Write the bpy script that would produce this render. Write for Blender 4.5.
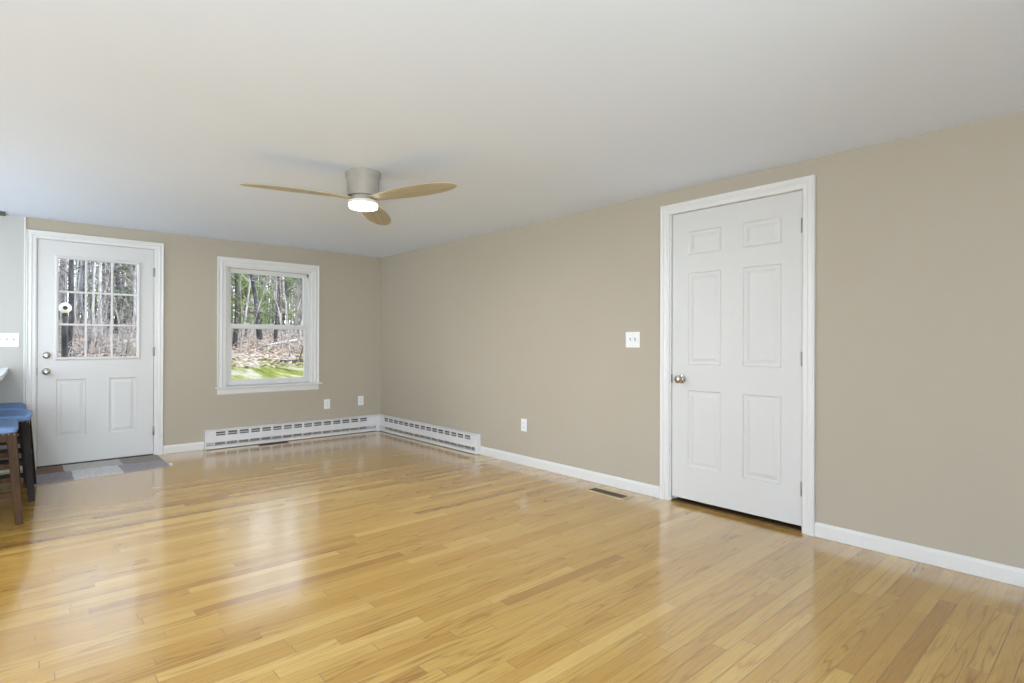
import bpy, bmesh, math, random
from mathutils import Vector, Matrix, noise
import numpy as np

scene = bpy.context.scene
for o in list(bpy.data.objects):
    bpy.data.objects.remove(o, do_unlink=True)
C = scene.collection
PI = math.pi

# ------------------------------------------------------------------ camera
CAM_H = 1.17
TH = 0.72724            # view direction turned clockwise from +Y
cam_d = bpy.data.cameras.new('camera')
cam = bpy.data.objects.new('camera', cam_d); C.objects.link(cam)
cam.location = (0, 0, CAM_H)
cam.rotation_mode = 'QUATERNION'
cam.rotation_quaternion = (Matrix.Rotation(-TH, 3, 'Z') @ Matrix.Rotation(PI/2+.00203, 3, 'X') @ Matrix.Rotation(.003125, 3, 'Z')).to_quaternion()
cam_d.sensor_width = 36.0
cam_d.sensor_fit = 'HORIZONTAL'
cam_d.lens = 36.0*555.17/1024
cam_d.clip_start = 0.02
cam_d.clip_end = 400
scene.camera = cam

# ------------------------------------------------------------------ world, sun, added fill lamps
world = bpy.data.worlds.new('world'); scene.world = world
world.use_nodes = True
wb = world.node_tree.nodes['Background']
_nt = world.node_tree
_g = _nt.nodes.new('ShaderNodeTexCoord'); _s = _nt.nodes.new('ShaderNodeSeparateXYZ'); _nt.links.new(_g.outputs['Generated'], _s.inputs[0])
_r = _nt.nodes.new('ShaderNodeValToRGB'); _nt.links.new(_s.outputs[2], _r.inputs['Fac'])
_r.color_ramp.elements[0].position = 0.0; _r.color_ramp.elements[0].color = (1.0, 1.0, 1.0, 1)      # bright hazy horizon
_r.color_ramp.elements[1].position = 0.75; _r.color_ramp.elements[1].color = (.09, .13, .2, 1)      # deeper zenith
_e = _r.color_ramp.elements.new(.30); _e.color = (.55, .62, .72, 1)
_nt.links.new(_r.outputs['Color'], wb.inputs[0])
wb.inputs[1].default_value = 4.0
sd = bpy.data.lights.new('sun', 'SUN'); sd.energy = 4.5; sd.angle = math.radians(1.2); sd.color = (1, .95, .87)
sun = bpy.data.objects.new('sun', sd); C.objects.link(sun)
sun.rotation_euler = Vector((-0.80, 0.28, -0.62)).to_track_quat('-Z', 'Y').to_euler()

def area(name, loc, direction, sx, sy, power, color=(1, 1, 1), spread=PI):
    l = bpy.data.lights.new(name, 'AREA'); l.shape = 'RECTANGLE'; l.size = sx; l.size_y = sy
    l.energy = power; l.color = color; l.spread = spread
    o = bpy.data.objects.new(name, l); C.objects.link(o)
    o.location = loc; o.rotation_euler = Vector(direction).to_track_quat('-Z', 'Z').to_euler()
    return o
# added fill lamps in made-up openings behind and left of the camera
area('fill_lamp_back', (-0.95, -2.06, 1.30), (.32, 1, .50), 2.6, 1.6, 350, (.76, .875, 1))
area('fill_lamp_left', (-4.46, 4.9, 1.25), (1, 0, 1.1), 2.9, 1.8, 165, (.76, .875, 1))

scene.view_settings.view_transform = 'Standard'
scene.view_settings.look = 'None'
scene.view_settings.gamma = 1
scene.view_settings.use_curve_mapping = False
scene.view_settings.exposure = 0.0

# ------------------------------------------------------------------ room dimensions
XR = 3.627      # right wall plane
YF = 6.718      # far wall plane
HC = 2.300      # ceiling
XL = -4.4       # left wall
YB = -2.0       # back wall
WT = 0.14       # wall thickness

# ------------------------------------------------------------------ material helpers
def mat(name, color, rough=.5, metal=0., spec=.5, coat=0., var=0.0, vscale=8., bump=0., bscale=60., emit=None, estr=0., bdist=.002):
    m = bpy.data.materials.new(name); m.use_nodes = True
    nt = m.node_tree; p = nt.nodes['Principled BSDF']
    p.inputs['Base Color'].default_value = (*color, 1)
    p.inputs['Roughness'].default_value = rough
    p.inputs['Metallic'].default_value = metal
    p.inputs['Specular IOR Level'].default_value = spec
    p.inputs['Coat Weight'].default_value = coat
    tc = nt.nodes.new('ShaderNodeTexCoord')
    if var > 0:
        n = nt.nodes.new('ShaderNodeTexNoise'); n.inputs['Scale'].default_value = vscale; n.inputs['Detail'].default_value = 4
        nt.links.new(tc.outputs['Object'], n.inputs['Vector'])
        r = nt.nodes.new('ShaderNodeValToRGB')
        r.color_ramp.elements[0].position = .3; r.color_ramp.elements[1].position = .7
        r.color_ramp.elements[0].color = (*[max(0, c*(1-var)) for c in color], 1)
        r.color_ramp.elements[1].color = (*[min(1, c*(1+var)) for c in color], 1)
        nt.links.new(n.outputs['Fac'], r.inputs['Fac']); nt.links.new(r.outputs['Color'], p.inputs['Base Color'])
    if bump > 0:
        n = nt.nodes.new('ShaderNodeTexNoise'); n.inputs['Scale'].default_value = bscale; n.inputs['Detail'].default_value = 3
        nt.links.new(tc.outputs['Object'], n.inputs['Vector'])
        b = nt.nodes.new('ShaderNodeBump'); b.inputs['Strength'].default_value = bump; b.inputs['Distance'].default_value = bdist
        nt.links.new(n.outputs['Fac'], b.inputs['Height']); nt.links.new(b.outputs['Normal'], p.inputs['Normal'])
    if emit:
        p.inputs['Emission Color'].default_value = (*emit, 1); p.inputs['Emission Strength'].default_value = estr
    return m

def srgb(r, g, b):
    f = lambda c: (c/255)/12.92 if c/255 <= .04045 else ((c/255+.055)/1.055)**2.4
    return (f(r), f(g), f(b))

M = {}
M['wall'] = mat('beige_wall_paint', srgb(181, 171, 154), .75, spec=.3, var=.012, vscale=1.5, bump=.12, bscale=260)
M['wall_grey'] = mat('pale_grey_wall_paint', srgb(190, 189, 184), .75, spec=.3, var=.012, vscale=1.5, bump=.12, bscale=260)
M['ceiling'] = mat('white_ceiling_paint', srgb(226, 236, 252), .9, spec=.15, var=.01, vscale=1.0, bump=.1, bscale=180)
M['trim'] = mat('white_trim_paint', srgb(222, 220, 217), .35, var=.008, vscale=4)
M['door'] = mat('white_door_paint', srgb(212, 210, 207), .42, var=.008, vscale=3, bump=.05, bscale=120)
M['vinyl'] = mat('white_vinyl', srgb(220, 219, 216), .4, var=.006, vscale=5)
M['plastic'] = mat('white_plastic', srgb(236, 236, 236), .35, var=.006, vscale=9)
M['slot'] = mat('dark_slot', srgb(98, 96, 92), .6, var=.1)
M['heater'] = mat('white_enamel', srgb(224, 223, 224), .35, var=.01, vscale=3)
M['fins'] = mat('dusty_fins', srgb(150, 143, 130), .5, metal=.2, var=.25, vscale=40)
M['nickel'] = mat('satin_nickel', srgb(176, 172, 164), .24, metal=1., var=.05, vscale=30)
M['hinge'] = mat('hinge_nickel', srgb(150, 148, 144), .4, metal=.9, var=.05, vscale=30)
M['dark'] = mat('dark_metal', srgb(30, 28, 25), .5, var=.1)
M['threshold'] = mat('dark_threshold', srgb(95, 70, 38), .5, var=.15, vscale=12)
M['register'] = mat('brown_register', srgb(92, 72, 44), .5, var=.15, vscale=30)
M['reg_frame'] = mat('tan_metal_frame', srgb(205, 186, 150), .4, metal=.1, var=.05, vscale=20)
M['fan_body'] = mat('matte_greige_metal', srgb(160, 152, 142), .5, spec=.3, var=.03, vscale=20)
M['fan_ring'] = mat('pale_ring', srgb(214, 208, 196), .45, var=.02, vscale=20)
M['lamp'] = mat('lit_diffuser', (1, 1, 1), .5, var=.001, emit=(1, .97, .92), estr=6.)
M['downlight'] = mat('lit_downlight', (1, 1, 1), .5, var=.001, emit=(1, .97, .92), estr=6.)
M['counter'] = mat('white_stone', srgb(232, 236, 238), .25, var=.03, vscale=14)
M['cabinet'] = mat('white_cabinet', srgb(225, 225, 225), .45, var=.01)
M['blue'] = mat('blue_fabric', srgb(120, 150, 196), .85, spec=.2, var=.1, vscale=60, bump=.4, bscale=700)
M['nail'] = mat('brass_nail', srgb(206, 190, 150), .3, metal=1., var=.05, vscale=40)
M['bead'] = mat('corner_bead_paint', srgb(216, 216, 212), .5, var=.01)

def glass_mat():
    m = bpy.data.materials.new('window_glass'); m.use_nodes = True
    nt = m.node_tree; nt.nodes.clear()
    out = nt.nodes.new('ShaderNodeOutputMaterial')
    mix = nt.nodes.new('ShaderNodeMixShader'); tr = nt.nodes.new('ShaderNodeBsdfTransparent'); gl = nt.nodes.new('ShaderNodeBsdfGlossy')
    gl.inputs['Roughness'].default_value = .01
    tr.inputs['Color'].default_value = (.96, .975, .97, 1)
    fr = nt.nodes.new('ShaderNodeFresnel'); fr.inputs['IOR'].default_value = 1.45
    nt.links.new(fr.outputs[0], mix.inputs[0]); nt.links.new(tr.outputs[0], mix.inputs[1]); nt.links.new(gl.outputs[0], mix.inputs[2])
    nt.links.new(mix.outputs[0], out.inputs[0])
    return m
M['glass'] = glass_mat()
M['gap'] = mat('painted_gap_shade', srgb(96, 98, 90), .8, var=.05)  # dark colour paints the shadow gap at the ceiling

class NT:
    """tiny helper for writing node maths"""
    def __init__(s, nt): s.nt = nt
    def v(s, x, sock):
        if isinstance(x, (int, float)): sock.default_value = x
        else: s.nt.links.new(x, sock)
    def math(s, op, a, b=0., c=None):
        n = s.nt.nodes.new('ShaderNodeMath'); n.operation = op
        s.v(a, n.inputs[0]); s.v(b, n.inputs[1])
        if c is not None: s.v(c, n.inputs[2])
        return n.outputs[0]
    def comb(s, x, y, z):
        n = s.nt.nodes.new('ShaderNodeCombineXYZ'); s.v(x, n.inputs[0]); s.v(y, n.inputs[1]); s.v(z, n.inputs[2]); return n.outputs[0]
    def noise(s, vec, scale, detail=3, rough=.5, dist=0.):
        n = s.nt.nodes.new('ShaderNodeTexNoise'); s.nt.links.new(vec, n.inputs['Vector'])
        n.inputs['Scale'].default_value = scale; n.inputs['Detail'].default_value = detail
        n.inputs['Roughness'].default_value = rough; n.inputs['Distortion'].default_value = dist
        return n.outputs['Fac']
    def white(s, vec):
        n = s.nt.nodes.new('ShaderNodeTexWhiteNoise'); n.noise_dimensions = '3D'; s.nt.links.new(vec, n.inputs['Vector']); return n.outputs['Value']
    def ramp(s, fac, stops, interp='LINEAR'):
        n = s.nt.nodes.new('ShaderNodeValToRGB'); s.nt.links.new(fac, n.inputs['Fac']); cr = n.color_ramp; cr.interpolation = interp
        while len(cr.elements) < len(stops): cr.elements.new(.5)
        for e, (p, c) in zip(cr.elements, stops): e.position = p; e.color = (*c, 1)
        return n.outputs['Color']
    def mix(s, fac, a, b, mode='MIX'):
        n = s.nt.nodes.new('ShaderNodeMix'); n.data_type = 'RGBA'; n.blend_type = mode
        s.v(fac, n.inputs['Factor'])
        for x, k in ((a, 6), (b, 7)):
            if isinstance(x, tuple): n.inputs[k].default_value = (*x, 1)
            else: s.nt.links.new(x, n.inputs[k])
        return n.outputs[2]

def oak_floor():
    m = bpy.data.materials.new('oak_strip_floor'); m.use_nodes = True
    nt = m.node_tree; p = nt.nodes['Principled BSDF']; h = NT(nt)
    tc = nt.nodes.new('ShaderNodeTexCoord')
    sp = nt.nodes.new('ShaderNodeSeparateXYZ'); nt.links.new(tc.outputs['Object'], sp.inputs[0])
    x, y = sp.outputs[0], sp.outputs[1]
    W = 0.0628
    ry = h.math('DIVIDE', h.math('ADD', y, 10.0-0.045), W)
    row = h.math('FLOOR', ry); fy = h.math('SUBTRACT', ry, row)
    r1 = h.white(h.comb(row, 3.1, 7.7)); r2 = h.white(h.comb(row, 9.4, 1.3))
    L = h.math('MULTIPLY_ADD', r2, 0.75, 0.55)
    cx = h.math('DIVIDE', h.math('ADD', h.math('ADD', x, 20.0), h.math('MULTIPLY', r1, 2.0)), L)
    col = h.math('FLOOR', cx); fx = h.math('SUBTRACT', cx, col)
    pid = h.comb(col, row, 0.5)
    v1 = h.white(pid); v2 = h.white(h.comb(row, col, 4.2)); v3 = h.white(h.comb(col, row, 8.9))
    # per plank tone
    base = h.ramp(v1, [(0., srgb(168, 122, 54)), (.06, srgb(186, 142, 64)), (.45, srgb(196, 154, 75)), (.85, srgb(202, 162, 84)), (1., srgb(213, 175, 100))])
    # grain space: stretched along the plank, offset per plank
    ox = h.math('MULTIPLY', v2, 37.0); oy = h.math('MULTIPLY', v3, 23.0)
    gx = h.math('ADD', h.math('MULTIPLY', x, 1.1), ox); gy = h.math('ADD', h.math('MULTIPLY', y, 13.0), oy)
    gv = h.comb(gx, gy, oy)
    # cathedral figure: contour lines of a stretched noise field
    nf = h.noise(gv, .85, 2, .45, .3)
    rings = h.math('FRACT', h.math('MULTIPLY', nf, 9.0))
    ring = h.math('MULTIPLY', h.math('POWER', h.math('ABSOLUTE', h.math('MULTIPLY_ADD', rings, 2., -1.)), 5.), 1.)
    figure = h.ramp(v3, [(0., (0, 0, 0)), (.35, (.15, .15, .15)), (.6, (.5, .5, .5)), (1., (1, 1, 1))])
    ring_amt = h.math('MULTIPLY', h.math('MULTIPLY', ring, figure), .95)
    c1 = h.mix(ring_amt, base, h.mix(1., base, (.60, .50, .34), 'MULTIPLY'))
    # fine pores
    fv = h.comb(h.math('MULTIPLY', gx, 3.0), h.math('MULTIPLY', gy, 9.0), ox)
    fine = h.noise(fv, 2.2, 4, .6)
    fine_c = h.ramp(fine, [(.25, (.60, .50, .36)), (.48, (1, 1, 1)), (.8, (1.07, 1.06, 1.04))])
    c2 = h.mix(.75, c1, fine_c, 'MULTIPLY')
    # occasional dark mineral streaks
    st = h.noise(h.comb(h.math('MULTIPLY', gx, .8), h.math('MULTIPLY', gy, 1.7), ox), 1.6, 3, .6)
    st_c = h.ramp(st, [(.64, (1, 1, 1)), (.73, (.74, .66, .50))])
    c3 = h.mix(.8, c2, st_c, 'MULTIPLY')
    # seams
    ey = h.math('MULTIPLY', h.math('MINIMUM', fy, h.math('SUBTRACT', 1., fy)), W)
    ex = h.math('MULTIPLY', h.math('MINIMUM', fx, h.math('SUBTRACT', 1., fx)), L)
    sw = h.math('MULTIPLY_ADD', h.white(h.comb(row, 5.5, 2.2)), .0007, .0005)
    sy = h.math('LESS_THAN', ey, sw); sx = h.math('LESS_THAN', ex, .0012)
    seam = h.math('MAXIMUM', sy, sx)
    c4 = h.mix(h.math('MULTIPLY', seam, .88), c3, srgb(92, 62, 32))
    nt.links.new(c4, p.inputs['Base Color'])
    rn = h.noise(h.comb(x, y, 0.), 3.0, 3)
    rr = h.math('ADD', h.math('MULTIPLY_ADD', rn, .08, .155), h.math('MULTIPLY', seam, .2))
    nt.links.new(rr, p.inputs['Roughness'])
    nt.links.new(h.math('MULTIPLY_ADD', seam, -.4, .9), p.inputs['Coat Weight']); nt.links.new(h.math('MULTIPLY_ADD', seam, -.25, .5), p.inputs['Specular IOR Level'])
    p.inputs['Coat Roughness'].default_value = .14; p.inputs['Coat IOR'].default_value = 1.6
    b = nt.nodes.new('ShaderNodeBump'); b.inputs['Strength'].default_value = .14; b.inputs['Distance'].default_value = .0010
    hh = h.math('SUBTRACT', h.math('MULTIPLY', h.noise(h.comb(h.math('MULTIPLY', x, 1.2), h.math('MULTIPLY', y, 9.), v1), 2.5, 2), .6), h.math('MULTIPLY', seam, .25))
    nt.links.new(hh, b.inputs['Height']); nt.links.new(b.outputs['Normal'], p.inputs['Normal'])
    nt.links.new(b.outputs['Normal'], p.inputs['Coat Normal'])
    return m
M['oak'] = oak_floor()

def wood(name, dark, light, sx=1.5, sy=22., rough=.4, axis='X', spec=.5):
    m = bpy.data.materials.new(name); m.use_nodes = True
    nt = m.node_tree; p = nt.nodes['Principled BSDF']; h = NT(nt)
    tc = nt.nodes.new('ShaderNodeTexCoord')
    mp = nt.nodes.new('ShaderNodeMapping'); nt.links.new(tc.outputs['Object'], mp.inputs['Vector'])
    mp.inputs['Scale'].default_value = {'X': (sx, sy, sy), 'Z': (sy, sy, sx)}[axis]
    f = h.noise(mp.outputs[0], 2., 4, .6, .3)
    nt.links.new(h.ramp(f, [(.3, dark), (.7, light)]), p.inputs['Base Color'])
    p.inputs['Roughness'].default_value = rough; p.inputs['Specular IOR Level'].default_value = spec
    return m
M['blade'] = wood('pale_maple_blade', srgb(164, 153, 124), srgb(186, 175, 148), rough=.36)
M['stool_wood_lit'] = wood('walnut_wood_lit', srgb(46, 30, 15), srgb(84, 56, 30), axis='Z', rough=.5, spec=.15)  # stool wood as lit, brightness put into the colour
M['stool_wood_shaded'] = wood('walnut_wood_shaded', srgb(16, 11, 9), srgb(34, 24, 18), axis='Z', rough=.55, spec=.25)  # same stool wood as shaded, shade put into the colour

def rug_mat():
    m = bpy.data.materials.new('woven_rug'); m.use_nodes = True
    nt = m.node_tree; p = nt.nodes['Principled BSDF']; h = NT(nt)
    tc = nt.nodes.new('ShaderNodeTexCoord'); sp = nt.nodes.new('ShaderNodeSeparateXYZ'); nt.links.new(tc.outputs['Object'], sp.inputs[0])
    wob = h.noise(tc.outputs['Object'], 6., 3)
    xx = h.math('ADD', sp.outputs[0], h.math('MULTIPLY', h.math('SUBTRACT', wob, .5), .03))
    f = h.math('DIVIDE', h.math('ADD', xx, .5), 1.0)
    c = h.ramp(f, [(0., srgb(138, 116, 100)), (.23, srgb(186, 184, 178)), (.66, srgb(150, 142, 136)), (1., srgb(150, 142, 136))], 'CONSTANT')
    # second row of blocks nearer the room
    c_near = h.ramp(f, [(0., srgb(158, 152, 158)), (.27, srgb(206, 206, 208)), (.62, srgb(160, 156, 162)), (1., srgb(160, 156, 162))], 'CONSTANT')
    nearf = h.math('LESS_THAN', h.math('ADD', sp.outputs[1], h.math('MULTIPLY', h.math('SUBTRACT', wob, .5), .06)), 0.0)
    c = h.mix(nearf, c, c_near)
    n2 = h.noise(tc.outputs['Object'], 55., 5, .7)
    c = h.mix(.8, c, h.ramp(n2, [(.3, (.72, .72, .74)), (.5, (1, 1, 1)), (.72, (1.25, 1.25, 1.25))]), 'MULTIPLY')
    nt.links.new(c, p.inputs['Base Color']); p.inputs['Roughness'].default_value = .95; p.inputs['Specular IOR Level'].default_value = .1
    b = nt.nodes.new('ShaderNodeBump'); b.inputs['Strength'].default_value = .5; b.inputs['Distance'].default_value = .003
    nt.links.new(n2, b.inputs['Height']); nt.links.new(b.outputs['Normal'], p.inputs['Normal'])
    return m
M['rug'] = rug_mat()

# ------------------------------------------------------------------ mesh helpers
class MB:
    def __init__(s): s.bm = bmesh.new()
    def box(s, x0, x1, y0, y1, z0, z1):
        x0, x1 = min(x0, x1), max(x0, x1); y0, y1 = min(y0, y1), max(y0, y1); z0, z1 = min(z0, z1), max(z0, z1)
        v = [s.bm.verts.new(p) for p in ((x0, y0, z0), (x1, y0, z0), (x1, y1, z0), (x0, y1, z0), (x0, y0, z1), (x1, y0, z1), (x1, y1, z1), (x0, y1, z1))]
        for f in ((0, 3, 2, 1), (4, 5, 6, 7), (0, 1, 5, 4), (1, 2, 6, 5), (2, 3, 7, 6), (3, 0, 4, 7)):
            s.bm.faces.new([v[i] for i in f])
        return s
    def loft(s, rings, closed=True, caps=True):
        """rings: list of lists of points"""
        vs = [[s.bm.verts.new(p) for p in r] for r in rings]
        n = len(vs[0])
        for a, b in zip(vs[:-1], vs[1:]):
            for i in range(n if closed else n-1):
                j = (i+1) % n
                s.bm.faces.new((a[i], a[j], b[j], b[i]))
        if caps and closed:
            s.bm.faces.new(vs[0][::-1]); s.bm.faces.new(vs[-1])
        return s
    def lathe(s, prof, n=32, axis='Z', o=(0, 0, 0)):
        """prof: list of (r, h)"""
        rings = []
        for r, hh in prof:
            r = max(r, 1e-4); ring = []
            for i in range(n):
                a = 2*PI*i/n; p = (r*math.cos(a), r*math.sin(a), hh)
                if axis == 'Y': p = (p[0], p[2], p[1])
                if axis == 'X': p = (p[2], p[0], p[1])
                ring.append((p[0]+o[0], p[1]+o[1], p[2]+o[2]))
            rings.append(ring)
        return s.loft(rings)
    def tube(s, pts, rad, n=6):
        pts = [Vector(p) for p in pts]; rings = []
        for i, p in enumerate(pts):
            d = (pts[min(i+1, len(pts)-1)]-pts[max(i-1, 0)]).normalized()
            a = d.cross(Vector((0.3, 0.9, 0.1))).normalized(); b = d.cross(a)
            r = rad[i] if hasattr(rad, '__len__') else rad
            rings.append([p+a*r*math.cos(2*PI*k/n)+b*r*math.sin(2*PI*k/n) for k in range(n)])
        return s.loft(rings)
    def prism(s, poly, fn0, fn1):
        return s.loft([[fn0(*p) for p in poly], [fn1(*p) for p in poly]])
    def build(s, name, m, parent=None, smooth=False, bevel=0, seg=2, loc=None):
        bmesh.ops.recalc_face_normals(s.bm, faces=s.bm.faces)
        me = bpy.data.meshes.new(name); s.bm.to_mesh(me); s.bm.free()
        me.materials.append(m)
        if smooth:
            for f in me.polygons: f.use_smooth = True
        o = bpy.data.objects.new(name, me); C.objects.link(o)
        if loc: o.location = loc
        if parent: o.parent = parent
        if bevel:
            b = o.modifiers.new('bevel', 'BEVEL'); b.width = bevel; b.segments = seg; b.limit_method = 'ANGLE'; b.angle_limit = math.radians(40)
            b.harden_normals = False
        return o

def smooth_angle(o, deg=35):
    me = o.data
    for f in me.polygons: f.use_smooth = True
    bm = bmesh.new(); bm.from_mesh(me)
    for e in bm.edges:
        if len(e.link_faces) == 2 and e.calc_face_angle(0) > math.radians(deg): e.smooth = False
    bm.to_mesh(me); bm.free()
    return o

def tag(o, label=None, cat=None, group=None, kind=None):
    if label: o['label'] = label
    if cat: o['category'] = cat
    if group: o['group'] = group
    if kind: o['kind'] = kind
    return o
def empty(name, loc=(0, 0, 0), rz=0):
    o = bpy.data.objects.new(name, None); C.objects.link(o); o.location = loc; o.rotation_euler = (0, 0, rz)
    o.empty_display_size = .05
    return o
def copy_tree(o, parent=None):
    c = o.copy(); C.objects.link(c)
    if parent: c.parent = parent
    for ch in [x for x in C.objects if x.parent == o]:
        copy_tree(ch, c)
    return c

def wall_with_holes(a0, a1, z0, z1, holes, fn):
    """fn(a, d, z) -> xyz ; d = 0 room face, d = WT outside"""
    xs = sorted({a0, a1, *[h[0] for h in holes], *[h[1] for h in holes]})
    zs = sorted({z0, z1, *[h[2] for h in holes], *[h[3] for h in holes]})
    mb = MB(); bm = mb.bm; vd = {}
    def V(i, j, k):
        if (i, j, k) not in vd: vd[(i, j, k)] = bm.verts.new(fn(xs[i], WT*k, zs[j]))
        return vd[(i, j, k)]
    def solid(i, j):
        if i < 0 or j < 0 or i >= len(xs)-1 or j >= len(zs)-1: return False
        cx, cz = (xs[i]+xs[i+1])/2, (zs[j]+zs[j+1])/2
        return not any(h[0] < cx < h[1] and h[2] < cz < h[3] for h in holes)
    for i in range(len(xs)-1):
        for j in range(len(zs)-1):
            if not solid(i, j): continue
            for k in (0, 1): bm.faces.new((V(i, j, k), V(i+1, j, k), V(i+1, j+1, k), V(i, j+1, k)))
            if not solid(i-1, j): bm.faces.new((V(i, j, 0), V(i, j+1, 0), V(i, j+1, 1), V(i, j, 1)))
            if not solid(i+1, j): bm.faces.new((V(i+1, j, 0), V(i+1, j+1, 0), V(i+1, j+1, 1), V(i+1, j, 1)))
            if not solid(i, j-1): bm.faces.new((V(i, j, 0), V(i+1, j, 0), V(i+1, j, 1), V(i, j, 1)))
            if not solid(i, j+1): bm.faces.new((V(i, j+1, 0), V(i+1, j+1, 0), V(i+1, j+1, 1), V(i, j+1, 1)))
    return mb

# mapping from wall coordinates (along a, proud of the wall d, height z)
FAR = lambda a, d, z: (a, YF-d, z)
RGT = lambda a, d, z: (XR-d, a, z)
LFT = lambda a, d, z: (XL+d, a, z)
BCK = lambda a, d, z: (a, YB+d, z)
def fbox(mb, fn, a0, a1, d0, d1, z0, z1):
    p = fn(a0, d0, z0); q = fn(a1, d1, z1)
    return mb.box(p[0], q[0], p[1], q[1], p[2], q[2])

# ------------------------------------------------------------------ shell
H1 = (.116, 1.062, -.001, 2.126)      # far door opening
HW = (1.722, 2.692, .672, 2.025)      # far window opening
H2 = (1.360, 2.316, -.001, 2.134)     # right door opening
mb = MB(); mb.box(XL-WT, XR+WT, YB-WT, YF+WT, -.12, 0)
tag(mb.build('floor', M['oak']), 'glossy honey-coloured oak strip floor running through the room', 'floor', kind='structure')
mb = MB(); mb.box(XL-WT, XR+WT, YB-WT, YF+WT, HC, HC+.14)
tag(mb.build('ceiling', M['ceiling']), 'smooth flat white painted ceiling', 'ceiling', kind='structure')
XG = .045   # where the pale grey paint starts
mb = wall_with_holes(XG, XR+WT, 0, HC, [(H1[0], H1[1], 0, H1[3]), HW], lambda a, d, z: (a, YF+d, z))
tag(mb.build('wall_far', M['wall']), 'beige far wall holding the glazed door and the window', 'wall', kind='structure')
mb = MB(); mb.box(XL-WT, XG, YF-.006, YF+WT, 0, HC)
tag(mb.build('wall_kitchen', M['wall_grey']), 'pale grey stretch of far wall at the left edge', 'wall', kind='structure')
mb = MB(); mb.box(XG-.006, XG+.006, YF-.012, YF+.0, 0, HC)
tag(mb.build('trim_1', M['bead'], bevel=.002), 'thin white corner bead between the grey and beige paint', 'trim', kind='structure')
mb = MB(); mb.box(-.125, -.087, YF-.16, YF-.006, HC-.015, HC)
tag(mb.build('shadow_gap_strip', M['gap'], bevel=.002), 'thin dark strip painting a shadow gap at the ceiling above the counter at the upper left corner', 'trim', kind='structure')
mb = wall_with_holes(YB, YF, 0, HC, [(H2[0], H2[1], 0, H2[3])], lambda a, d, z: (XR+d, a, z))
tag(mb.build('wall_right', M['wall']), 'long beige right wall around the six-panel door', 'wall', kind='structure')
HB = (-2.3, .4, .45, 2.15); HL = (3.4, 6.4, .3, 2.2)
mb = wall_with_holes(XL-WT, XR+WT, 0, HC, [HB], lambda a, d, z: (a, YB-d, z))
tag(mb.build('wall_back', M['wall']), 'beige wall behind the viewer', 'wall', kind='structure')
mb = wall_with_holes(YB, YF, 0, HC, [HL], lambda a, d, z: (XL-d, a, z))
tag(mb.build('wall_left', M['wall_grey']), 'pale grey wall on the kitchen side', 'wall', kind='structure')

def casing(mb, fn, a0, a1, z0, z1, prof, sill=False):
    """mitred architrave. prof: list of (t outward, d proud)"""
    path = [lambda t: (a0-t, z0), lambda t: (a0-t, z1+t), lambda t: (a1+t, z1+t), lambda t: (a1+t, z0)]
    rings = []
    for f in path:
        r = []
        for t, d in prof:
            a, z = f(t); r.append(fn(a, d, z))
        rings.append(r)
    mb.loft(rings)
    return mb
def prof_colonial(w, d=.017):
    return [(0, 0), (0, d*.55), (.006, d*.7), (w*.38, d*.72), (w*.46, d*.98), (w*.58, d*1.0), (w*.66, d*.82), (w*.80, d*.86), (w*.90, d*1.1), (w-.002, d*1.1), (w, d*.95), (w, 0)]

# unseen windows added behind the viewer and in the kitchen for the fill lamps
def added_window(name, fn, hole, label, ncol):
    root = empty(name, fn(hole[0], 0, hole[2])); loc = root.location.copy()
    tag(root, label, 'window', kind='structure')
    def f2(a, d, z):
        p = fn(a, d, z); return (p[0]-loc.x, p[1]-loc.y, p[2]-loc.z)
    mb = MB(); casing(mb, f2, hole[0], hole[1], hole[2], hole[3], prof_colonial(.08))
    mb.build('window_casing', M['trim'], root)
    mb = MB(); fbox(mb, f2, hole[0]-.1, hole[1]+.1, 0, .04, hole[2]-.03, hole[2]); mb.build('window_sill', M['trim'], root, bevel=.003)
    mb = MB(); w = (hole[1]-hole[0])/ncol
    for i in range(ncol+1):
        a = hole[0]+i*w; fbox(mb, f2, max(hole[0], a-.03), min(hole[1], a+.03), -.11, -.08, hole[2], hole[3])
    fbox(mb, f2, hole[0], hole[1], -.111, -.079, hole[2], hole[2]+.05); fbox(mb, f2, hole[0], hole[1], -.111, -.079, hole[3]-.05, hole[3])
    mb.build('window_frame', M['vinyl'], root)
    mb = MB(); fbox(mb, f2, hole[0]+.03, hole[1]-.03, -.097, -.093, hole[2]+.05, hole[3]-.05)
    mb.build('window_pane', M['glass'], root)
added_window('added_window_back', BCK, HB, 'wide unseen window added behind the viewer to carry a fill lamp', 3)
added_window('added_window_left', LFT, HL, 'wide unseen window added in the kitchen side wall to carry a fill lamp', 3)

# ------------------------------------------------------------------ baseboards
def baseboard(name, fn, a0, a1, label):
    prof = [(0, .001), (.0135, .001), (.0135, .068), (.010, .076), (.006, .084), (0, .087)]
    mb = MB(); mb.loft([[fn(a, d, z) for d, z in prof] for a in (a0, a1)])
    return tag(mb.build(name, M['trim']), label, 'baseboard', kind='structure')
baseboard('baseboard_far', FAR, 1.129, 1.505, 'short white baseboard between the glazed door and the heater')
baseboard('baseboard_right', RGT, 2.384, 4.559, 'white baseboard between the heater and the six-panel door')
baseboard('baseboard_right.001', RGT, YB+.014, 1.298, 'white baseboard running right from the six-panel door')
baseboard('baseboard_kitchen', lambda a, d, z: (a, YF-.006-d, z), -.45, .038, 'white baseboard on the grey wall behind the stools')
baseboard('baseboard_back', BCK, XL+.001, XR-.014, 'white baseboard on the wall behind the viewer')
baseboard('baseboard_left', LFT, YB+.015, YF-.01, 'white baseboard on the kitchen side wall')

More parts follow.
